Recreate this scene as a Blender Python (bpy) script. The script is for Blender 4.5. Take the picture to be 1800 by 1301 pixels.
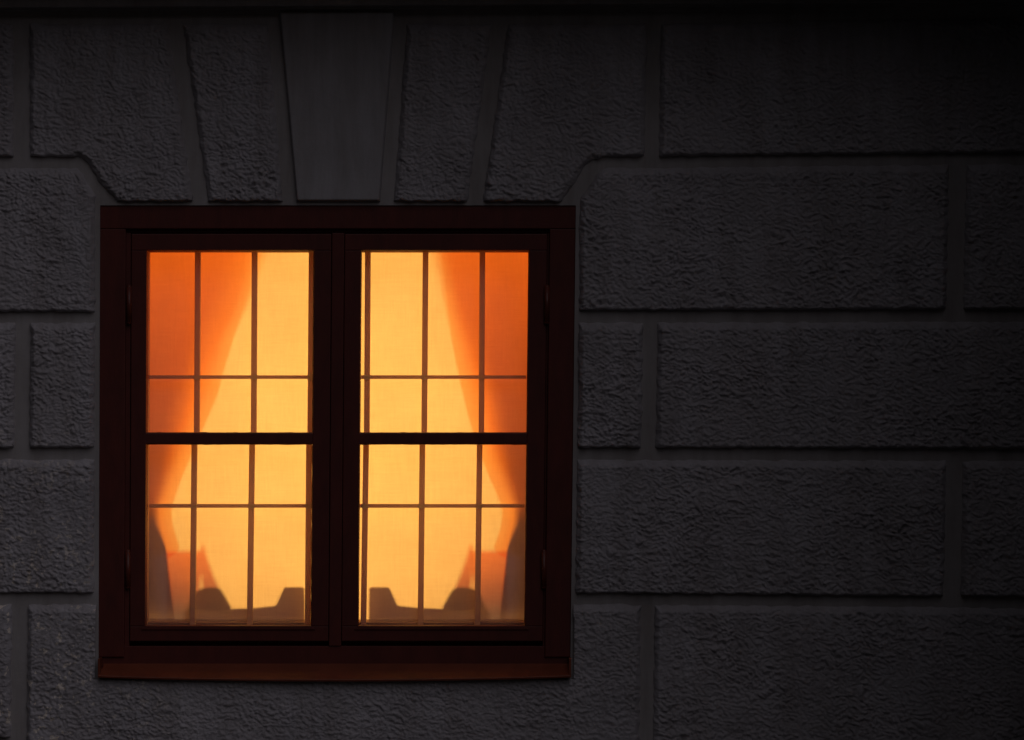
import bpy, bmesh, math, random
import numpy as np
from mathutils import Vector
random.seed(7)
R = math.radians
for o in list(bpy.data.objects): bpy.data.objects.remove(o)
scene = bpy.context.scene
C = bpy.data.collections.new('Scene'); scene.collection.children.link(C)

# ------------------------------------------------------------------ camera
DIST, PXM, CH = 8.0, 760.0, 2.0          # metres to the wall, photo pixels per metre on the wall, camera height
cam_d = bpy.data.cameras.new('camera'); cam = bpy.data.objects.new('camera', cam_d); C.objects.link(cam)
cam.location = (0, -DIST, CH); cam.rotation_euler = (R(90), 0, 0)
cam_d.sensor_width = 36; cam_d.lens = 36 * DIST * PXM / 1800.0
cam_d.clip_start = 0.1; cam_d.clip_end = 400
scene.camera = cam

# ------------------------------------------------------------------ dusk sky and its soft glow
world = bpy.data.worlds.new('World'); scene.world = world; world.use_nodes = True
wn = world.node_tree; bg = wn.nodes['Background']
sky = wn.nodes.new('ShaderNodeTexSky'); sky.sky_type = 'NISHITA'; sky.sun_disc = False
SUN_AZ, SUN_EL = 30, 43                   # degrees right of the camera's back, degrees up
sky.sun_elevation = R(3.0); sky.sun_rotation = R(180 - SUN_AZ)
wn.links.new(sky.outputs[0], bg.inputs[0]); bg.inputs[1].default_value = 0.0008
sd = bpy.data.lights.new('sky_glow', 'SUN'); sd.energy = 0.325; sd.angle = R(60); sd.color = (0.96, 0.91, 1.0)
so = bpy.data.objects.new('sky_glow', sd); C.objects.link(so)
sv = Vector((math.sin(R(SUN_AZ)) * math.cos(R(SUN_EL)), -math.cos(R(SUN_AZ)) * math.cos(R(SUN_EL)), math.sin(R(SUN_EL))))
so.rotation_euler = sv.to_track_quat('Z', 'Y').to_euler(); so.location = sv * 20
vs = scene.view_settings; vs.view_transform = 'Standard'; vs.look = 'None'; vs.exposure = 0; vs.gamma = 1
vs.use_curve_mapping = False
scene.cycles.transparent_max_bounces = 24; scene.cycles.max_bounces = 10

# ------------------------------------------------------------------ helpers
def W(px, py, d=0.0, y=None):
    """point on the plane d metres behind the wall face that stands at photo pixel px, py"""
    k = (1 + d / DIST) / PXM
    return ((px - 900) * k, d if y is None else y, CH + (650.5 - py) * k)

def view_skew(x, y):
    """window skewed to imitate camera tilt and perspective: x in image pixels at the height of its head"""
    return x + (-0.0036 - (x - 173) * 1.0e-5) * (y - 440)

def mesh_obj(name, verts, faces, mat, parent=None, smooth=False):
    me = bpy.data.meshes.new(name); me.from_pydata([tuple(v) for v in verts], [], faces); me.update()
    if smooth: me.polygons.foreach_set('use_smooth', [True] * len(me.polygons))
    o = bpy.data.objects.new(name, me); C.objects.link(o); me.materials.append(mat)
    if parent: o.parent = parent
    return o

def bm_obj(name, bm, mat, parent=None, smooth=False):
    bmesh.ops.recalc_face_normals(bm, faces=bm.faces)
    me = bpy.data.meshes.new(name); bm.to_mesh(me); bm.free()
    if smooth: me.polygons.foreach_set('use_smooth', [True] * len(me.polygons))
    o = bpy.data.objects.new(name, me); C.objects.link(o); me.materials.append(mat)
    if parent: o.parent = parent
    return o

def tag(o, label=None, cat=None, group=None, kind=None):
    if label: o['label'] = label
    if cat: o['category'] = cat
    if group: o['group'] = group
    if kind: o['kind'] = kind
    return o

def thing(name, label=None, cat=None, group=None, kind=None):
    o = bpy.data.objects.new(name, None); C.objects.link(o); o.empty_display_size = 0.1
    return tag(o, label, cat, group, kind)

def add_prism(bm, pts, d0, d1, bev=0.0):
    """outline (pixels, warped already) extruded straight from depth d0 to d1"""
    a = [bm.verts.new(W(x, y, d0)) for x, y in pts]
    b = [bm.verts.new((v.co.x, d1, v.co.z)) for v in a]
    n = len(a); fs = [bm.faces.new(a), bm.faces.new(b[::-1])]
    for i in range(n): fs.append(bm.faces.new((a[i], b[i], b[(i + 1) % n], a[(i + 1) % n])))
    if bev:
        ed = [e for e in fs[0].edges]
        bmesh.ops.bevel(bm, geom=ed, offset=bev, segments=2, affect='EDGES', profile=0.6)

def rect(x0, y0, x1, y1, L=True, sub=1):
    f = view_skew if L else (lambda x, y: x)
    return [(f(x0, y0), y0), (f(x1, y0), y0), (f(x1, y1), y1), (f(x0, y1), y1)]

def add_box(bm, x0, y0, x1, y1, d0, d1, bev=0.0, L=True): add_prism(bm, rect(x0, y0, x1, y1, L), d0, d1, bev)

def world_box(name, lo, hi, mat, parent=None):
    x0, y0, z0 = lo; x1, y1, z1 = hi
    v = [(x0, y0, z0), (x1, y0, z0), (x1, y1, z0), (x0, y1, z0), (x0, y0, z1), (x1, y0, z1), (x1, y1, z1), (x0, y1, z1)]
    f = [(0, 3, 2, 1), (4, 5, 6, 7), (0, 1, 5, 4), (1, 2, 6, 5), (2, 3, 7, 6), (3, 0, 4, 7)]
    return mesh_obj(name, v, f, mat, parent)

# vectorised gradient noise
_r = np.random.RandomState(11); _P = _r.permutation(512); _P = np.concatenate([_P, _P, _P])
_ang = _r.rand(512) * 2 * np.pi; _G = np.stack([np.cos(_ang), np.sin(_ang)], 1)
def noise(x, y):
    xi = np.floor(x).astype(int); yi = np.floor(y).astype(int); xf = x - xi; yf = y - yi
    u = xf ** 3 * (xf * (xf * 6 - 15) + 10); v = yf ** 3 * (yf * (yf * 6 - 15) + 10)
    def g(i, j):
        h = _P[(_P[(xi + i) % 512] + yi + j) % 512]; gr = _G[h % 512]
        return gr[..., 0] * (xf - i) + gr[..., 1] * (yf - j)
    return ((g(0, 0) * (1 - u) + g(1, 0) * u) * (1 - v) + (g(0, 1) * (1 - u) + g(1, 1) * u) * v) * 1.5

def rough(x, y, amp=1.0):
    """crumpled thrown render, in pixels of relief"""
    wx = noise(x / 38 + 5, y / 25) * 9; wy = noise(x / 31, y / 22 + 9) * 7
    x2, y2 = x + wx, y + wy
    a = np.abs(noise(x2 / 19, y2 / 10.0)) * 2.0
    b = np.abs(noise(x2 / 9 + 31, y2 / 5.6 + 17)) * 2.0
    c = noise(x2 / 7.0, y2 / 4.2 + 50); g = noise(x / 3.9 + 9, y / 3.3 + 80); f = noise(x / 27 + 60, y / 16 + 20)
    e = noise(x / 75 + 3, y / 60 + 70); h = noise(x / 55 + 14, y / 47 + 33)
    patch = 0.95 + 0.45 * noise(x / 120 + 40, y / 90 + 8); coarse = np.clip(0.9 + 1.0 * h, 0.5, 1.5)
    return 0.84 * amp * patch * (coarse * (2.4 * (a - 0.4) + 1.3 * f) + 2.1 * (b - 0.4) + (1.9 - 0.5 * coarse) * 1.9 * c + 2.0 * g) + 2.2 * e

# ------------------------------------------------------------------ materials
def new_mat(name):
    m = bpy.data.materials.new(name); m.use_nodes = True
    nt = m.node_tree; return m, nt, nt.nodes['Principled BSDF']

def coords(nt, scale):
    tc = nt.nodes.new('ShaderNodeTexCoord'); mp = nt.nodes.new('ShaderNodeMapping')
    mp.inputs['Scale'].default_value = scale; nt.links.new(tc.outputs['Object'], mp.inputs['Vector']); return mp.outputs[0]

def noise_node(nt, vec, scale, detail=4, rough_=0.6):
    n = nt.nodes.new('ShaderNodeTexNoise'); n.inputs['Scale'].default_value = scale
    n.inputs['Detail'].default_value = detail; n.inputs['Roughness'].default_value = rough_
    nt.links.new(vec, n.inputs['Vector']); return n.outputs['Fac']

def ramp(nt, fac, p0, c0, p1, c1):
    r = nt.nodes.new('ShaderNodeValToRGB'); e = r.color_ramp.elements
    e[0].position = p0; e[0].color = (*c0, 1); e[1].position = p1; e[1].color = (*c1, 1)
    nt.links.new(fac, r.inputs[0]); return r.outputs[0]

def mathn(nt, op, a, b):
    n = nt.nodes.new('ShaderNodeMath'); n.operation = op
    for i, v in enumerate((a, b)):
        if v is None: continue
        if isinstance(v, (int, float)): n.inputs[i].default_value = v
        else: nt.links.new(v, n.inputs[i])
    return n.outputs[0]

def bump(nt, bsdf, fac, dist, strength=1.0):
    b = nt.nodes.new('ShaderNodeBump'); b.inputs['Distance'].default_value = dist; b.inputs['Strength'].default_value = strength
    nt.links.new(fac, b.inputs['Height']); nt.links.new(b.outputs[0], bsdf.inputs['Normal'])

def wall_material(name, c_lo, c_hi, fine, glints=False):
    m, nt, p = new_mat(name)
    v = coords(nt, (1, 1, 1))
    big = noise_node(nt, v, 5.0, 6, 0.65)
    col = ramp(nt, big, 0.3, c_lo, 0.7, c_hi)
    if glints:                                   # warm light on the lower left bumps, painted into the colour
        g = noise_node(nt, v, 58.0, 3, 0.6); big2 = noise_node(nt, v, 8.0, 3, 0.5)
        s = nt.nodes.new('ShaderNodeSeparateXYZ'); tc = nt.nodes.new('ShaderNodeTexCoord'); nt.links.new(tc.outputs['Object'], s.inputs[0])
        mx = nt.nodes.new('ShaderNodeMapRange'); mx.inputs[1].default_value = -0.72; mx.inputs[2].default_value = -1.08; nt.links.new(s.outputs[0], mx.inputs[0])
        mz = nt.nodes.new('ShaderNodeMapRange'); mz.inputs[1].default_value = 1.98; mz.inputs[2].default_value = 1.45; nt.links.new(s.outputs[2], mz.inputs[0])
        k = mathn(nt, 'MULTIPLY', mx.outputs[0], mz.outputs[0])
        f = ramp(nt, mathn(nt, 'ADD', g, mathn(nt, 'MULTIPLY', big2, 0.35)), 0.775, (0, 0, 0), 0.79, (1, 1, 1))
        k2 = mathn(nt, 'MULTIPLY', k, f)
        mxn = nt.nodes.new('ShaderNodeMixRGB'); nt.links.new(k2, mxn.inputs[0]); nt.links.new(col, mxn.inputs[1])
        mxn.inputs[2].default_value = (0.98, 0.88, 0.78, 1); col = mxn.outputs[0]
    st = ramp(nt, noise_node(nt, coords(nt, (7, 7, 0.9)), 3.5, 6, 0.7), 0.33, (0.74, 0.71, 0.68), 0.62, (1, 1, 1))
    mm = nt.nodes.new('ShaderNodeMixRGB'); mm.blend_type = 'MULTIPLY'; mm.inputs[0].default_value = 0.75
    nt.links.new(col, mm.inputs[1]); nt.links.new(st, mm.inputs[2]); col = mm.outputs[0]
    nt.links.new(col, p.inputs['Base Color']); p.inputs['Roughness'].default_value = 0.92
    p.inputs['Specular IOR Level'].default_value = 0.2
    bump(nt, p, noise_node(nt, coords(nt, (1, 1, 1.5)), fine, 6, 0.7), 0.0035 if glints else 0.0008)
    return m

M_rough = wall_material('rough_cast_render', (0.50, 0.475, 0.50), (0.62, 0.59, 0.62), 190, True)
M_smooth = wall_material('smooth_lime_render', (0.38, 0.355, 0.35), (0.50, 0.475, 0.475), 60)
M_key = wall_material('smooth_keystone_render', (0.47, 0.455, 0.47), (0.55, 0.53, 0.55), 60)

def paint(name, c, rgh=0.5, grain=True):
    m, nt, p = new_mat(name)
    v = coords(nt, (3, 3, 1.0) if grain else (1, 1, 1))
    col = ramp(nt, noise_node(nt, v, 14, 5, 0.6), 0.3, tuple(x * 0.8 for x in c), 0.7, tuple(min(1, x * 1.15) for x in c))
    nt.links.new(col, p.inputs['Base Color']); p.inputs['Roughness'].default_value = rgh
    bump(nt, p, noise_node(nt, coords(nt, (6, 6, 1)), 60, 4), 0.0004)
    return m

M_frame = paint('oxblood_wood_paint', (0.125, 0.020, 0.013), 0.55)
M_sill = paint('oxblood_sheet_metal', (0.22, 0.052, 0.024), 0.42, False)
M_iron = paint('painted_hinge_iron', (0.16, 0.035, 0.022), 0.4, False)
M_top_blocker = paint('top_blocker_board', (0.30, 0.31, 0.34), 0.7, False)
M_blocker = paint('side_blocker_dark', (0.08, 0.08, 0.085), 0.9, False)
M_room = paint('room_plaster', (0.30, 0.20, 0.12), 0.9, False)
M_wood = paint('inner_sill_wood', (0.34, 0.23, 0.22), 0.5, False)
M_ground, nt, p = new_mat('street_ground'); nt.links.new(ramp(nt, noise_node(nt, coords(nt, (1, 1, 1)), 40, 6), 0.3, (0.04, 0.04, 0.04), 0.7, (0.065, 0.064, 0.06)), p.inputs['Base Color']); p.inputs['Roughness'].default_value = 0.9

def thin(name, trans, diff, t_fac, see=0.0, see_col=(1, 1, 1), weave=False):
    """thin cloth or plastic: diffuse front, translucent through, optional open weave"""
    m = bpy.data.materials.new(name); m.use_nodes = True; nt = m.node_tree; nt.nodes.clear()
    out = nt.nodes.new('ShaderNodeOutputMaterial')
    a = nt.nodes.new('ShaderNodeBsdfDiffuse'); a.inputs[0].default_value = (*diff, 1)
    b = nt.nodes.new('ShaderNodeBsdfTranslucent'); b.inputs[0].default_value = (*trans, 1)
    mx = nt.nodes.new('ShaderNodeMixShader'); mx.inputs[0].default_value = t_fac
    nt.links.new(a.outputs[0], mx.inputs[1]); nt.links.new(b.outputs[0], mx.inputs[2]); last = mx
    if weave:                                     # linen threads, uneven slubs both ways
        h = noise_node(nt, coords(nt, (8, 1, 190)), 3.2, 2, 0.5); v = noise_node(nt, coords(nt, (190, 1, 8)), 3.2, 2, 0.5)
        s = noise_node(nt, coords(nt, (1, 1, 1)), 6, 4, 0.6)
        k = mathn(nt, 'ADD', mathn(nt, 'ADD', h, v), mathn(nt, 'MULTIPLY', s, 0.7))
        lo = tuple(x * q for x, q in zip(trans, (0.88, 0.83, 0.78))); hi = tuple(min(1, x * 1.07) for x in trans)
        nt.links.new(ramp(nt, k, 0.9, lo, 1.0, hi), b.inputs[0])
        r = [n for n in nt.nodes if n.type == 'VALTORGB'][-1]
        dv = mathn(nt, 'MULTIPLY', k, 0.5); nt.links.new(dv, r.inputs[0]); r.color_ramp.elements[0].position = 0.50; r.color_ramp.elements[1].position = 0.85
    if see:
        t = nt.nodes.new('ShaderNodeBsdfTransparent'); t.inputs[0].default_value = (*see_col, 1)
        m2 = nt.nodes.new('ShaderNodeMixShader'); m2.inputs[0].default_value = see
        nt.links.new(last.outputs[0], m2.inputs[1]); nt.links.new(t.outputs[0], m2.inputs[2]); last = m2
    nt.links.new(last.outputs[0], out.inputs[0]); return m, nt

M_blind, _ = thin('linen_blind', (0.92, 0.80, 0.55), (0.80, 0.74, 0.76), 0.52, weave=True)
M_bar, _ = thin('white_glazing_bar', (0.80, 0.36, 0.28), (0.74, 0.62, 0.56), 0.27)  # reddish translucency stands in for glow reflected back off the panes
M_dark, _ = thin('haze_tinted_dark', (0.5, 0.4, 0.4), (0.35, 0.28, 0.25), 0.4, see=0.20, see_col=(0.34, 0.32, 1.0))  # objects are opaque; the blue see-through puts dusk haze into their shadows

def curtain_mat(name, c_thin, c_thick, c_mid=None):
    """sheer cloth: light passes less where the cloth is gathered and where shade is put in (vertex attribute gather)"""
    m = bpy.data.materials.new(name); m.use_nodes = True; nt = m.node_tree; nt.nodes.clear()
    out = nt.nodes.new('ShaderNodeOutputMaterial'); t = nt.nodes.new('ShaderNodeBsdfTransparent')
    d = nt.nodes.new('ShaderNodeBsdfTranslucent'); d.inputs[0].default_value = (0.4, 0.12, 0.04, 1)
    at = nt.nodes.new('ShaderNodeAttribute'); at.attribute_name = 'gather_shade'
    nt.links.new(ramp(nt, at.outputs['Fac'], 0, c_thin, 1, c_thick), t.inputs[0])
    if c_mid:
        e_ = [n for n in nt.nodes if n.type == 'VALTORGB'][0].color_ramp.elements.new(0.45); e_.color = (*c_mid, 1)
    mx = nt.nodes.new('ShaderNodeMixShader'); mx.inputs[0].default_value = 0.03
    nt.links.new(t.outputs[0], mx.inputs[1]); nt.links.new(d.outputs[0], mx.inputs[2]); nt.links.new(mx.outputs[0], out.inputs[0])
    return m
M_sheer = curtain_mat('orange_sheer_cloth', (1.0, 0.66, 0.40), (0.42, 0.17, 0.16), (0.92, 0.325, 0.075))
M_second_shadow = curtain_mat('second_shadow_tint', (0.95, 0.70, 0.50), (0.035, 0.085, 0.8))  # blue at full density puts outdoor haze into the dark corners
M_tail = curtain_mat('curtain_tail_cloth', (1.0, 0.62, 0.42), (0.07, 0.08, 0.22), (0.85, 0.32, 0.20))

M_glass = bpy.data.materials.new('old_window_glass'); M_glass.use_nodes = True; nt = M_glass.node_tree; nt.nodes.clear()
out = nt.nodes.new('ShaderNodeOutputMaterial'); t = nt.nodes.new('ShaderNodeBsdfTransparent'); g = nt.nodes.new('ShaderNodeBsdfGlossy')
g.inputs['Roughness'].default_value = 0.03; fr = nt.nodes.new('ShaderNodeFresnel'); fr.inputs[0].default_value = 1.45
mx = nt.nodes.new('ShaderNodeMixShader'); nt.links.new(fr.outputs[0], mx.inputs[0]); nt.links.new(t.outputs[0], mx.inputs[1]); nt.links.new(g.outputs[0], mx.inputs[2])
t.inputs[0].default_value = (0.97, 0.98, 0.97, 1); tr = nt.nodes.new('ShaderNodeBsdfTranslucent'); tr.inputs[0].default_value = (0.9, 0.85, 0.9, 1)       # scatter layer putting a glare haze over the panes
df = nt.nodes.new('ShaderNodeBsdfDiffuse'); df.inputs[0].default_value = (0.8, 0.8, 0.85, 1); m3 = nt.nodes.new('ShaderNodeMixShader'); m3.inputs[0].default_value = 0.5
nt.links.new(tr.outputs[0], m3.inputs[1]); nt.links.new(df.outputs[0], m3.inputs[2]); m4 = nt.nodes.new('ShaderNodeMixShader')
nt.links.new(ramp(nt, noise_node(nt, coords(nt, (1, 1, 1)), 9, 5, 0.6), 0.3, (0.045,) * 3, 0.7, (0.08,) * 3), m4.inputs[0])
nt.links.new(mx.outputs[0], m4.inputs[1]); nt.links.new(m3.outputs[0], m4.inputs[2]); nt.links.new(m4.outputs[0], out.inputs[0])
bp = nt.nodes.new('ShaderNodeBump'); bp.inputs['Distance'].default_value = 0.002; nt.links.new(noise_node(nt, coords(nt, (1, 1, 1)), 7, 1), bp.inputs['Height']); nt.links.new(bp.outputs[0], g.inputs['Normal'])

# ------------------------------------------------------------------ large structure
tag(mesh_obj('ground', [(-60, -60, 0), (60, -60, 0), (60, 60, 0), (-60, 60, 0)], [(0, 1, 2, 3)], M_ground), kind='structure')

wall = thing('house_wall', 'pale rusticated house wall of rough stucco blocks with smooth recessed joints', 'wall')
OX0, OX1, OY0, OY1 = 178, 1006, 361, 1176            # window opening in the wall body (pixels)
xa, _, zt = W(OX0, OY0); xb, _, zb = W(OX1, OY1)
bm = bmesh.new()
def bx(bm, lo, hi):
    x0, y0, z0 = lo; x1, y1, z1 = hi
    v = [bm.verts.new(c) for c in ((x0, y0, z0), (x1, y0, z0), (x1, y1, z0), (x0, y1, z0), (x0, y0, z1), (x1, y0, z1), (x1, y1, z1), (x0, y1, z1))]
    for f in ((0, 3, 2, 1), (4, 5, 6, 7), (0, 1, 5, 4), (1, 2, 6, 5), (2, 3, 7, 6), (3, 0, 4, 7)): bm.faces.new([v[i] for i in f])
TH = 0.165; WX0, WX1, WZ = -4.2, 1.288, 3.3
PX0, PX1, PT, PB = 900 + WX0 * PXM, 900 + WX1 * PXM, 650.5 - (WZ - CH) * PXM, 650.5 + CH * PXM
l0, l1, r0, r1 = view_skew(175.6, 361), view_skew(175.6, 1176), view_skew(1011.4, 361), view_skew(1011.4, 1176)
add_prism(bm, [(PX0, 361), (l0, 361), (l1, 1176), (PX0, 1176)], 0, TH); add_prism(bm, [(r0, 361), (PX1, 361), (PX1, 1176), (r1, 1176)], 0, TH)
add_prism(bm, [(PX0, PT), (PX1, PT), (PX1, 361), (PX0, 361)], 0, TH); add_prism(bm, [(PX0, 1176), (PX1, 1176), (PX1, PB), (PX0, PB)], 0, TH)
bm_obj('joint_render', bm, M_smooth, wall)

STEP = 1.8
def seg_dist(px, py, a, b):
    ax, ay = a; bx_, by = b; dx, dy = bx_ - ax, by - ay
    t = np.clip(((px - ax) * dx + (py - ay) * dy) / (dx * dx + dy * dy + 1e-9), 0, 1)
    return np.hypot(px - ax - t * dx, py - ay - t * dy)

def block(poly, name='stone_block', amp=1.0, mat=None, proud=12.5, hole=None, seed=0, clip=None):
    """raised block: heightfield over a row-convex outline, soft arris on top, sharp drip edge below"""
    P0 = poly
    if clip: poly = clip
    ys = [p[1] for p in poly]; y0, y1 = min(ys), max(ys); n = max(3, int(round((y1 - y0) / STEP)) + 1)
    rows = np.linspace(y0 + 1e-3, y1 - 1e-3, n); k = len(poly)
    wmax = 0; ext = []
    for y in rows:
        xs = []
        for i in range(k):
            (xa_, ya), (xb_, yb) = poly[i], poly[(i + 1) % k]
            if (ya <= y < yb) or (yb <= y < ya): xs.append(xa_ + (xb_ - xa_) * (y - ya) / (yb - ya))
        ext.append((min(xs), max(xs))); wmax = max(wmax, max(xs) - min(xs))
    m = max(3, int(round(wmax / STEP)) + 1); u = np.linspace(0, 1, m)
    E = np.array(ext); X = E[:, :1] + (E[:, 1:] - E[:, :1]) * u[None, :]; Y = np.repeat(rows[:, None], m, 1)
    poly = P0; k = len(poly)
    inside = np.ones(X.shape, bool)
    if clip:
        inside[:] = False
        for i in range(k):
            (xp, yp), (xq, yq) = poly[i], poly[(i + 1) % k]
            if yp == yq: continue
            Yt = np.clip(Y, y0 + 0.3, y1 - 0.3); c_ = ((Yt < yp) != (Yt < yq)) & (X < xp + (xq - xp) * (Yt - yp) / (yq - yp)); inside ^= c_
    dt = np.full(X.shape, 1e9); db = np.full(X.shape, 1e9); ds = np.full(X.shape, 1e9)
    for i in range(k):
        a, b = poly[i], poly[(i + 1) % k]; d = seg_dist(X, Y, a, b)
        if abs(b[1] - a[1]) < abs(b[0] - a[0]) * 0.25:
            if (a[1] + b[1]) / 2 < (y0 + y1) / 2: dt = np.minimum(dt, d)
            else: db = np.minimum(db, d)
        else: ds = np.minimum(ds, d)
    sm = lambda t: np.clip(t, 0, 1) ** 0.7
    if mat is None:
        prof = np.minimum(np.minimum(sm(dt / 13.0), sm(ds / 9.0)), sm(db / 2.4))
        msk = np.clip(np.minimum(np.minimum(dt / 10, ds / 7), db / 5), 0, 1)
        jx = noise(X / 13 + 7, Y / 13) * 2.6 * np.clip(1 - ds / 12, 0, 1); jy = noise(X / 17, Y / 17 + 33) * 2.4 * np.clip(1 - np.minimum(dt, db) / 12, 0, 1)
        H = prof * proud + msk * rough(X + seed * 37, Y + seed * 91, amp)
        H = np.maximum(H, -2.0 + 0 * H); X2, Y2 = X + jx, Y + jy
    else:
        H = np.minimum(np.minimum(sm(dt / 4), sm(ds / 4)), sm(db / 3)) * proud + noise(X / 60, Y / 60) * 0.5 * 1.0; X2, Y2 = X, Y
        H = np.where(np.minimum(np.minimum(dt, ds), db) < 0.8, -1.5, H)
    if mat is None: H = np.where(np.minimum(np.minimum(dt, ds), db) < 0.8, -2.5, H)
    Y2 = Y2 + np.clip((X2 - 1100) / 650.0, 0, 2) * (Y2 - 700) * 0.016        # view perspective put into the shape: courses spread slightly to the right
    H = np.where(inside, H, -3.0)
    vx = (X2 - 900) / PXM; vz = CH + (650.5 - Y2) / PXM; vy = -H / PXM
    verts = np.stack([vx, vy, vz], -1).reshape(-1, 3)
    faces = []
    for i in range(n - 1):
        for j in range(m - 1):
            if hole:
                cx, cy = X[i, j], Y[i, j]
                if hole[0] < cx < hole[1] and cy < hole[2]: continue
            if clip and not (inside[i, j] or inside[i + 1, j] or inside[i, j + 1] or inside[i + 1, j + 1]): continue
            a = i * m + j; faces.append((a, a + m, a + m + 1, a + 1))
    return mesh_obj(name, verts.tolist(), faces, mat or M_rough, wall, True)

T, B1 = 42, 275.5
# arch course and the voussoirs over the window
block([(-150, T), (24, T), (25, B1), (-150, B1)], seed=1)
block([(52, T), (296, T), (341, 355), (206, 355), (176, 322), (157, 290), (146, 279), (138, B1), (52, B1)], seed=2, clip=[(52, T), (296, T), (341, 355), (50, 355)])
block([(321, T), (472, T), (498, 355), (366, 355)], seed=3)
block([(490, 19), (695, 19), (669, 355), (521, 355)], name='keystone', mat=M_key, proud=13)
block([(715, T), (866, T), (822, 355), (692, 355)], seed=4)
block([(893, T), (1138, T), (1133, B1), (1068, B1), (1044, 280), (1028, 293), (1010, 322), (987, 355), (848, 355)], seed=5, clip=[(893, T), (1138, T), (1132, 355), (848, 355)])
block([(1161, T), (1930, T), (1930, B1), (1157, B1)], seed=6, amp=1.1)
# second course
block([(-150, 295), (136, 295), (147, 306), (158, 328), (168, 344), (168, 548), (-150, 548)], seed=7)
block([(1062, 295), (1669, 295), (1664, 546), (1017, 546), (1018, 352), (1036, 326), (1049, 307)], seed=8)
block([(1698, 295), (1930, 295), (1930, 546), (1692, 546)], seed=9)
# third course
block([(-150, 567), (29, 567), (26, 787), (-150, 787)], seed=10)
block([(53, 567), (168, 567), (167, 787), (51, 787)], seed=11)
block([(1017, 567), (1131, 567), (1128, 787), (1014, 787)], seed=12, amp=1.05)
block([(1155, 567), (1930, 567), (1930, 787), (1152, 787)], seed=13)
# fourth course
block([(-150, 807), (167, 807), (166, 1042), (-150, 1042)], seed=14, amp=0.85)
block([(1014, 808), (1664, 808), (1659, 1043), (1011, 1043)], seed=15)
block([(1692, 808), (1930, 808), (1930, 1043), (1687, 1043)], seed=16)
# fifth course, the block under the window reaches up on both sides of it
block([(-150, 1062), (22, 1062), (20, 1296), (-150, 1296)], seed=17, amp=0.9)
block([(49, 1062), (1127, 1062), (1124, 1330), (46, 1330)], seed=18, amp=0.85, hole=(168, 1008, 1192))
block([(1150, 1062), (1930, 1062), (1930, 1330), (1147, 1330)], seed=19)
block([(-150, 1350), (820, 1350), (820, 1560), (-150, 1560)], seed=20)
# the wall goes on in coarser detail beyond the picture
STEP = 4.5
for i_, (ya, yb) in enumerate(((T, B1), (295, 548), (567, 787), (807, 1042), (1062, 1296), (1350, 1560))):
    off = -60 * (i_ % 2)
    block([(-860 + off, ya), (-176, ya), (-176, yb), (-860 + off, yb)], seed=30 + i_)
    block([(-1560, ya), (-886 + off, ya), (-886 + off, yb), (-1560, yb)], seed=40 + i_)
block([(846, 1356), (1186, 1356), (1186, 1560), (846, 1560)], seed=50)
# cornice above and the eave over it, added unseen to darken the wall top
cor = bmesh.new()
for (ya, yb, dd) in ((-60, 11, -0.060), (11, 17, -0.030), (17, 26, -0.006)):
    n_ = 8; xs_ = np.linspace(-1800, 1880, n_ + 1)
    sl = lambda x: -0.0052 * (x - 300)
    for i in range(n_):
        pts = [(xs_[i], ya + (sl(xs_[i]) if ya > -50 else 0)), (xs_[i + 1], ya + (sl(xs_[i + 1]) if ya > -50 else 0)), (xs_[i + 1], yb + sl(xs_[i + 1])), (xs_[i], yb + sl(xs_[i]))]
        add_prism(cor, pts, dd, 0.0)
bm_obj('cornice', cor, M_smooth, wall)
world_box('top_blocker', (WX0, -0.42, 2.98), (WX1, 0.3, 3.06), M_top_blocker, wall)
blocker = thing('side_blocker', 'added dark unseen wing of the house, just right of the picture', 'light blocker')  # unseen wall added to darken the right of the house wall
world_box('blocker_wall', (1.29, -2.2, 0), (3.6, TH, 4.4), M_blocker, blocker)

# the lit room behind the window
room = bmesh.new()
X0, X1, Y0, Y1, Z0, Z1 = -2.4, 1.2, TH + 0.002, 3.3, 0.3, 3.1
for lo, hi in (((X0 - .05, Y0, Z0), (X0, Y1, Z1)), ((X1, Y0, Z0), (X1 + .05, Y1, Z1)), ((X0, Y1, Z0), (X1, Y1 + .05, Z1)), ((X0, Y0, Z0 - .05), (X1, Y1, Z0)), ((X0, Y0, Z1), (X1, Y1, Z1 + .05))): bx(room, lo, hi)
tag(bm_obj('room', room, M_room), kind='structure')

# ------------------------------------------------------------------ window
win = thing('casement_window', 'dark oxblood wooden window with two casements, glowing orange in the wall', 'window')
fb = bmesh.new()
F0 = 0.004
add_box(fb, 175, 358, 1012, 402, F0, 0.05, 0.002)                       # head board
add_box(fb, 175, 402.6, 221, 1155, F0 + 0.0015, 0.05, 0.002)
add_box(fb, 966, 402.6, 1012, 1155, F0 + 0.0015, 0.05, 0.002)
bm_obj('outer_casing', fb, M_frame, win)
fb = bmesh.new()
add_box(fb, 221.5, 402.5, 965.5, 409, 0.022, 0.075, 0.001)
add_box(fb, 221.5, 409.5, 230, 1136, 0.016, 0.075, 0.001)
add_box(fb, 962, 409.5, 965.5, 1136, 0.016, 0.075, 0.001)
add_box(fb, 176, 1136, 1010, 1180, 0.012, 0.075, 0.001)
add_box(fb, 200, 395, 985, 437, 0.056, 0.12); add_box(fb, 200, 1104, 985, 1180, 0.0765, 0.086)
add_box(fb, 200, 1106, 985, 1140, 0.056, 0.0762)
add_box(fb, 200, 437.3, 246, 1105.7, 0.056, 0.0762); add_box(fb, 944, 437.3, 985, 1105.7, 0.056, 0.0762); add_box(fb, 570, 437.3, 617, 1105.7, 0.0762, 0.086)
bm_obj('window_frame', fb, M_frame, win)
fb = bmesh.new(); add_box(fb, 583.5, 409.5, 605.0, 1135.5, 0.008, 0.075, 0.0015); bm_obj('mullion', fb, M_frame, win)

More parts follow.
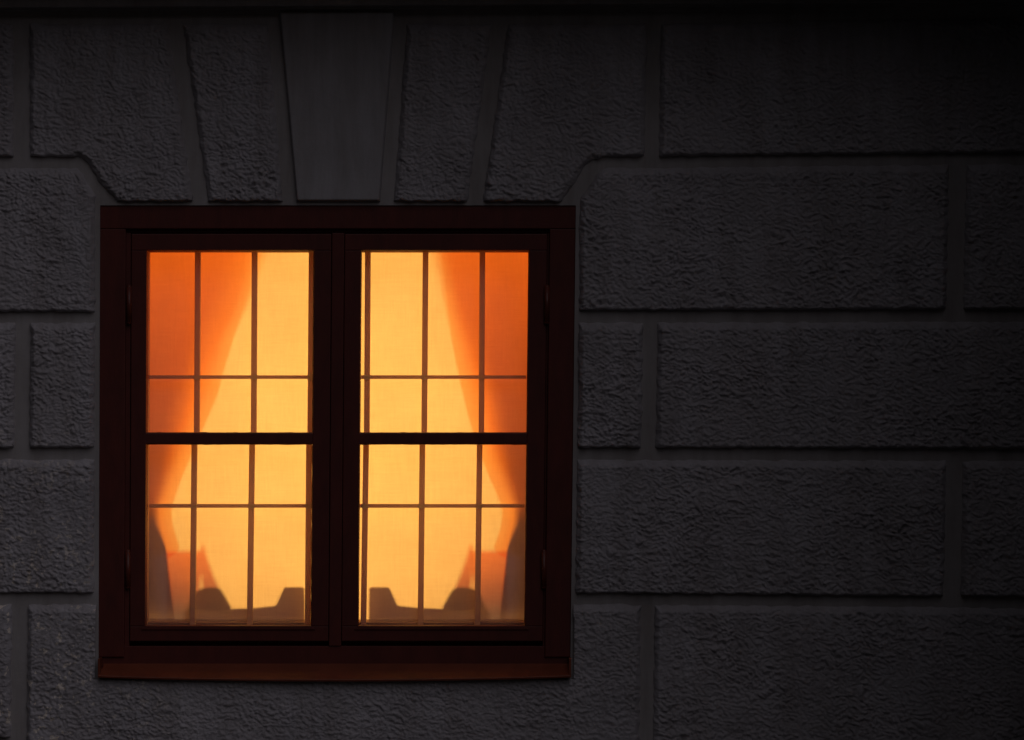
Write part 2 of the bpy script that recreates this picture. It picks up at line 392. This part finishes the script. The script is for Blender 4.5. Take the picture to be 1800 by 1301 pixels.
def casement(x0, x1, gx0, gx1, hx):
    b = bmesh.new(); d0, d1 = 0.012, 0.052
    ty, by = 440, 1101
    add_box(b, x0, 411, x1, ty, d0, d1, 0.0018); add_box(b, x0, by, x1, 1127, d0, d1, 0.0018)
    add_box(b, x0, ty + .3, gx0, by - .3, d0, d1, 0.0018); add_box(b, gx1, ty + .3, x1, by - .3, d0, d1, 0.0018)
    # moulded inner edge a step behind
    for (a, q, e, r_) in ((gx0 - .5, ty - .5, gx1 + .5, ty + 1.2), (gx0 - .5, by - 1.2, gx1 + .5, by + .5)): add_box(b, a, q, e, r_, 0.030, d1 - .001)
    # rain weathering on the bottom rail
    add_prism(b, [(view_skew(gx0 - 7, 1107), 1107), (view_skew(gx0, by - .6), by - .6), (view_skew(gx1, by - .6), by - .6), (view_skew(gx1 + 7, 1107), 1107)], d0 - 0.0035, d0 + .01, 0.001)
    c = bm_obj('casement', b, M_frame, win)
    b = bmesh.new(); add_box(b, gx0 - 5, 760.5, gx1 + 5, 781.5, 0.014, d1 - .002, 0.0035)
    bm_obj('transom_bar', b, M_frame, c)
    for (a, e) in ((ty, 761), (781, by)):
        x_a, x_b = gx0 - 2, gx1 + 2
        vs_ = [W(view_skew(x_a, a), a, 0.034), W(view_skew(x_b, a), a, 0.034), W(view_skew(x_b, e), e, 0.034), W(view_skew(x_a, e), e, 0.034)]
        mesh_obj('glass_pane', vs_, [(0, 3, 2, 1)], M_glass, c)
        # hand-run putty line: thin uneven fillet where the pane meets the wood
        pb = bmesh.new()
        for (sx, side) in ((gx0, 1), (gx1, -1)):
            ysn = np.linspace(a + 1, e - 1, 26)
            out_ = [(view_skew(sx - side * 2, y), y) for y in ysn]
            inn = [(view_skew(sx + side * (0.7 + 0.9 * abs(float(noise(np.array(y / 9.0 + sx), np.array(3.3))))), y), y) for y in ysn]
            for i in range(len(ysn) - 1):
                q = [out_[i], inn[i], inn[i + 1], out_[i + 1]]; pb.faces.new([pb.verts.new(W(*k_, 0.031)) for k_ in q])
        for (sy, side) in ((a, 1), (e, -1)):
            xsn = np.linspace(gx0, gx1, 40)
            for i in range(39):
                t0 = sy + side * (0.6 + 1.2 * abs(float(noise(np.array(xsn[i] / 8.0), np.array(sy * .37))))); t1 = sy + side * (0.6 + 1.2 * abs(float(noise(np.array(xsn[i + 1] / 8.0), np.array(sy * .37)))))
                q = [(view_skew(xsn[i], sy), sy - side * 2), (view_skew(xsn[i], sy), t0), (view_skew(xsn[i + 1], sy), t1), (view_skew(xsn[i + 1], sy), sy - side * 2)]
                pb.faces.new([pb.verts.new(W(*k_, 0.0312)) for k_ in q])
        bm_obj('putty', pb, M_frame, c)
    for (a, e) in ((505, 566), (970, 1031)):
        h = bmesh.new()
        res = bmesh.ops.create_cone(h, cap_ends=True, segments=14, radius1=0.0062, radius2=0.0062, depth=(e - a) / PXM)
        x, _, z = W(view_skew(hx, (a + e) / 2), (a + e) / 2, 0.008)
        for s_ in (-1, 1):
            bmesh.ops.create_uvsphere(h, u_segments=12, v_segments=6, radius=0.006, matrix=__import__('mathutils').Matrix.Translation((0, 0, s_ * (e - a) / PXM / 2)))
        bmesh.ops.translate(h, verts=h.verts, vec=(x, 0.005, z)); bm_obj('hinge', h, M_iron, c, True)
    return c
casement(231, 582.5, 258, 552, 227.5)
casement(606, 961.5, 635, 930, 962.5)

# sloping sheet-metal sill, sagging a little in the middle
n_ = 40; V, Fc = [], []
for i in range(n_ + 1):
    t_ = i / n_; x = 172 + t_ * (1002 - 172); sag = 7.0 * math.sin(math.pi * min(1, t_ * 1.0)) ** 0.8
    xs = 182 + t_ * (1001 - 182)
    V += [W(xs, 1166, 0.013), W(xs, 1171, 0.004), W(x, 1187 + sag, -0.036), W(x, 1188.5 + sag, -0.0375), W(x, 1191 + sag, -0.0365), W(x, 1191 + sag, -0.030)]
for i in range(n_):
    for k_ in range(5):
        a = i * 6 + k_; Fc.append((a, a + 1, a + 7, a + 6))
so_ = mesh_obj('window_sill', V, Fc, M_sill, win)
b = bmesh.new()
for xe in (174, 1002): add_prism(b, [(xe - 2, 1158), (xe + 2, 1158), (xe + 2, 1191), (xe - 2, 1191)], -0.034, 0.01, 0.0008)
bm_obj('sill_end', b, M_sill, win)

# ------------------------------------------------------------------ inner window with thin glazing bars
inner = thing('inner_window', 'inner window of thin glazing bars behind the outer glass', 'inner window')
DI = 0.088
ib = bmesh.new()
for (x0, x1) in ((246, 262), (559, 572), (617, 628), (928.5, 944)):
    add_box(ib, x0, 432, x1, 1120, DI, DI + 0.03, 0.001)
add_box(ib, 246, 425, 572, 443.5, DI + .0005, DI + 0.03, 0.001); add_box(ib, 617, 425, 944, 443.5, DI + .0005, DI + 0.03, 0.001)
bm_obj('sash_frame', ib, M_bar, inner)
up = [(347.5, 345.5), (447.3, 445.5), (547.6, 545), (646.5, 644.5), (748, 745.5), (848, 846)]
lo_ = [(341.5, 338), (443, 438.5), (543, 540.5), (643.5, 638.5), (742.5, 739), (843.2, 839)]
for grp, (ya, yb) in ((up, (440, 772)), (lo_, (772, 1104))):
    for (xa_, xb_) in grp:
        g = bmesh.new(); add_prism(g, [(xa_ - 5.0, ya), (xa_ + 5.0, ya), (xb_ + 5.0, yb), (xb_ - 5.0, yb)], DI, DI + 0.014, 0.002)
        bm_obj('glazing_bar', g, M_bar, inner)
for yy, grp in ((663.0, up), (889.5, lo_)):
    for (xa_, xb_) in ((262, 556), (628, 925 if yy < 700 else 922)):
        g = bmesh.new(); add_prism(g, [(xa_, yy - 3.3), (xb_, yy - 3.1), (xb_, yy + 3.1), (xa_, yy + 3.3)], DI - .003, DI + 0.010, 0.0012)
        bm_obj('cross_bar', g, M_bar, inner)
    nb = bmesh.new()
    for (xa_, xb_) in grp:
        x = xa_ + (xb_ - xa_) * (0.7 if yy < 700 else 0.35)
        add_prism(nb, [(x - 5.8, yy - 3.6), (x + 5.8, yy - 3.6), (x + 5.4, yy + 4.0), (x + 3, yy + 5.5), (x - 3, yy + 5.5), (x - 5.4, yy + 4.0)], DI - .0045, DI + .006, 0.001)
    bm_obj('bar_joint', nb, M_bar, inner)
isb = bmesh.new(); add_box(isb, 236, 1094, 962, 1112, 0.098, 0.30, 0.002, False)
tag(bm_obj('inner_sill', isb, M_wood), 'pinkish wooden inner sill board along the bottom of the glowing panes', 'sill board')

# ------------------------------------------------------------------ blind, curtains and what stands behind the blind
DB = 0.128
nx, ny = 60, 40; V, Fc = [], []
for j in range(ny + 1):
    for i in range(nx + 1):
        x = 205 + (980 - 205) * i / nx; y = 375 + (1095 - 375) * j / ny
        V.append(W(x, y, DB, DB + 0.0012 * math.sin(i * 0.35 + j * 0.1)))
for j in range(ny):
    for i in range(nx): a = j * (nx + 1) + i; Fc.append((a, a + nx + 1, a + nx + 2, a + 1))
blind = thing('roller_blind', 'closed linen roller blind glowing yellow orange behind the panes', 'blind')
mesh_obj('blind_cloth', V, Fc, M_blind, blind, True)
hb = bmesh.new(); add_box(hb, 205, 1089, 980, 1094.5, DB - .003, DB + .005, 0.001, False); bm_obj('hem_bar', hb, M_blind, blind)
rb = bmesh.new(); bmesh.ops.create_cone(rb, cap_ends=True, segments=20, radius1=0.018, radius2=0.018, depth=1.02)
bmesh.ops.rotate(rb, verts=rb.verts, matrix=__import__('mathutils').Matrix.Rotation(R(90), 3, 'Y')); x, _, z = W(592, 372, DB)
bmesh.ops.translate(rb, verts=rb.verts, vec=(x, DB + 0.016, z)); bm_obj('roller', rb, M_wood, blind, True)

LX, LY, LZ = W(594, 0, 0)[0], 1.28, W(0, 735)[2]         # lamp position
def S(px, py, d):
    """point at depth d whose shadow from the lamp falls on the blind at pixel px, py"""
    b_ = Vector(W(px, py, DB)); l_ = Vector((LX, LY, LZ)); k = (d - DB) / (LY - DB); return b_ + (l_ - b_) * k

def drape(edge, outer, dfun, gfun, name, mat, parent, ysteps=70, xsteps=64, slit=None):
    """hanging cloth between the reveal (outer) and its free edge, pleated, swept aside at the tie"""
    ys = [p[1] for p in edge]; rows = np.linspace(ys[0], ys[-1], ysteps); ex = np.interp(rows, ys, [p[0] for p in edge])
    V, Fc, ga = [], [], []
    for j, y in enumerate(rows):
        for i in range(xsteps + 1):
            u = i / xsteps; x = outer + (ex[j] - outer) * u
            p_ = S(x, y, dfun(y)); p_.y += 0.004 * math.sin(u * 24 + 1.3) * (1 - u)
            V.append(p_); ga.append(gfun(y, u, abs(ex[j] - x)))
    for j in range(ysteps - 1):
        for i in range(xsteps):
            a = j * (xsteps + 1) + i; Fc.append((a, a + 1, a + xsteps + 2, a + xsteps + 1))
    o = mesh_obj(name, V, Fc, mat, parent, True)
    at = o.data.attributes.new('gather_shade', 'FLOAT', 'POINT'); at.data.foreach_set('value', ga); return o

def tail(pts, hole, d, g, parent, mat):
    b = bmesh.new(); ed = []
    for loop in (pts, hole):
        vs_ = [b.verts.new(S(x, y, d)) for x, y in loop]
        ed += [b.edges.new((vs_[i], vs_[(i + 1) % len(vs_)])) for i in range(len(vs_))]
    bmesh.ops.triangle_fill(b, edges=ed, use_beauty=True)
    o = bm_obj('curtain_tail', b, mat, parent); at = o.data.attributes.new('gather_shade', 'FLOAT', 'POINT')
    at.data.foreach_set('value', [g + 0.55 * max(0, (y_ - 975) / 100) for y_ in [q_[1] for q_ in (list(pts) + list(hole))]][:len(o.data.vertices)]); return o

Tm = lambda t, a, b: max(0.0, min(1.0, (t - a) / (b - a)))
for side in ('left', 'right'):
    L_ = side == 'left'; mir = (lambda x: x) if L_ else (lambda x: 1184 - x)
    cur = thing('sheer_curtain', 'sheer orange curtain swept to the %s behind the blind' % side, 'curtain', 'curtains swept aside behind the blind')
    if L_: e = [(478, 400), (466, 445), (450, 495), (443, 517), (413, 589), (393, 655), (382, 697), (363, 741), (337, 800), (318, 846), (306, 880), (302, 900), (305, 925), (311, 945), (319, 971), (294, 973), (300, 1010), (308, 1092)]
    else: e = [(755, 400), (763, 440), (771, 478), (778, 520), (786, 561), (801, 639), (810, 680), (822, 730), (838, 782), (860, 840), (877, 878), (883, 900), (880, 925), (874, 945), (864, 971), (890, 973), (884, 1010), (876, 1092)]
    drape(e, mir(150), lambda y: DB + 0.030 + 0.13 * Tm(y, 600, 400), lambda y, u, x: 0.43 * min(1, x / (26 + 26 * Tm(y, 560, 700))) + 0.30 * Tm(y, 480, 800) * min(1, x / 70), 'curtain_cloth', M_sheer, cur)  # clearer along the free edge, painting in the soft penumbra
    tl = [(294, 1092), (293, 968), (353, 968), (357, 952), (366, 984), (376, 1012), (387, 1036), (402, 1060), (402, 1092)]
    hole = [(352.5, 1036), (352, 1028), (354.5, 1005), (356.5, 1028), (357, 1036)]
    tail([(mir(x), y) for x, y in tl], [(mir(x), y) for x, y in hole], DB + 0.06, 0.42, cur, M_tail)
    dr = thing('second_shadow', 'added layer making the second curtain shadow at the far %s edge of the glowing window' % side, 'curtain', 'added shadow layers at the window edges')  # second shadow of the same curtain, added as an extra layer
    e = [(445, 395), (405, 500), (352, 620), (318, 715), (308, 800), (292, 850), (278, 890), (278, 918), (284, 935), (293, 965), (297, 1004), (305, 1075), (307, 1092)]
    e = [(mir(x), y) for x, y in e]
    drape(e, mir(130), lambda y: DB + 0.03 + 0.17 * Tm(y, 960, 760),
          lambda y, u, x: min(1, (0.06 + 0.62 * Tm(y, 430, 720)) * (0.6 + 0.4 * min(1, x / 90)) + 0.22 * Tm(y, 740, 850) + 0.5 * Tm(y, 870, 940)), 'second_shadow_layer', M_second_shadow, dr)
    # upturned bowl and stepped stand on the inner sill
    bo = bmesh.new(); cx = mir(367); prof = [(0, 1037), (17, 1037.4), (22.5, 1039.5), (26.5, 1046), (40, 1072), (43, 1092)]
    seg = 28; rings = []; zc = DB + 0.012 + 0.045
    sc = 1 - 0.057 / (LY - DB)
    cpos = S(cx, 1036, zc)
    for r_, y in prof:
        pz = S(cx, y, zc).z
        rings.append([bo.verts.new((cpos.x + r_ / PXM * sc * math.cos(2 * math.pi * k_ / seg), zc + r_ / PXM * math.sin(2 * math.pi * k_ / seg) * 0.9, pz)) for k_ in range(seg)] if r_ else [bo.verts.new((cpos.x, zc, pz))])
    for a, b2 in zip(rings, rings[1:]):
        for k_ in range(seg):
            if len(a) == 1: bo.faces.new((a[0], b2[k_], b2[(k_ + 1) % seg]))
            else: bo.faces.new((a[k_], b2[k_], b2[(k_ + 1) % seg], a[(k_ + 1) % seg]))
    tag(bm_obj('bowl', bo, M_dark, None, True), 'dark upturned bowl shadowed on the lower %s of the blind, next to the curtain tail' % side, 'bowl', 'bowls on the inner sill')
    st = bmesh.new(); pf = [(404, 1094), (404, 1071), (412, 1069.5), (445, 1068), (484, 1064), (487, 1061), (499, 1034), (502, 1031.5), (531, 1031.5), (535, 1034), (536, 1094)]
    d0 = DB + 0.026; A = [st.verts.new(S(mir(x), y, d0)) for x, y in pf]; B_ = [st.verts.new(S(mir(x), y, d0) + Vector((0, 0.05, 0))) for x, y in pf]
    st.faces.new(A); st.faces.new(B_[::-1])
    for i in range(len(A)): st.faces.new((A[i], B_[i], B_[(i + 1) % len(A)], A[(i + 1) % len(A)]))
    tag(bm_obj('sill_stand', st, M_dark), 'low dark stand with one raised trapezoid end, shadowed at the bottom of the %s casement' % side, 'stand', 'stands on the inner sill')

# ------------------------------------------------------------------ the room lamp that lights the blind
lamp = thing('table_lamp', 'warm glowing globe lamp in the room behind the blind', 'lamp')
sp = bmesh.new(); bmesh.ops.create_uvsphere(sp, u_segments=20, v_segments=12, radius=0.045); bmesh.ops.translate(sp, verts=sp.verts, vec=(LX, LY, LZ))
mb, nt, p = new_mat('lamp_globe'); p.inputs['Emission Color'].default_value = (1, 0.5, 0.15, 1); p.inputs['Emission Strength'].default_value = 6
bm_obj('globe', sp, mb, lamp, True).visible_shadow = True
sb = bmesh.new(); bmesh.ops.create_cone(sb, cap_ends=True, segments=16, radius1=0.012, radius2=0.008, depth=LZ - 0.06 - Z0)
bmesh.ops.translate(sb, verts=sb.verts, vec=(LX, LY, Z0 + (LZ - 0.06 - Z0) / 2)); bmesh.ops.create_cone(sb, cap_ends=True, segments=24, radius1=0.14, radius2=0.12, depth=0.03, matrix=__import__('mathutils').Matrix.Translation((LX, LY, Z0 + 0.016)))
bm_obj('stem', sb, M_iron, lamp)
ld = bpy.data.lights.new('lamp_light', 'POINT'); ld.energy = 114; ld.color = (1.0, 0.54, 0.148); ld.shadow_soft_size = 0.12
lo2 = bpy.data.objects.new('lamp_light', ld); C.objects.link(lo2); lo2.location = (LX, LY - 0.09, LZ); lo2.parent = lamp
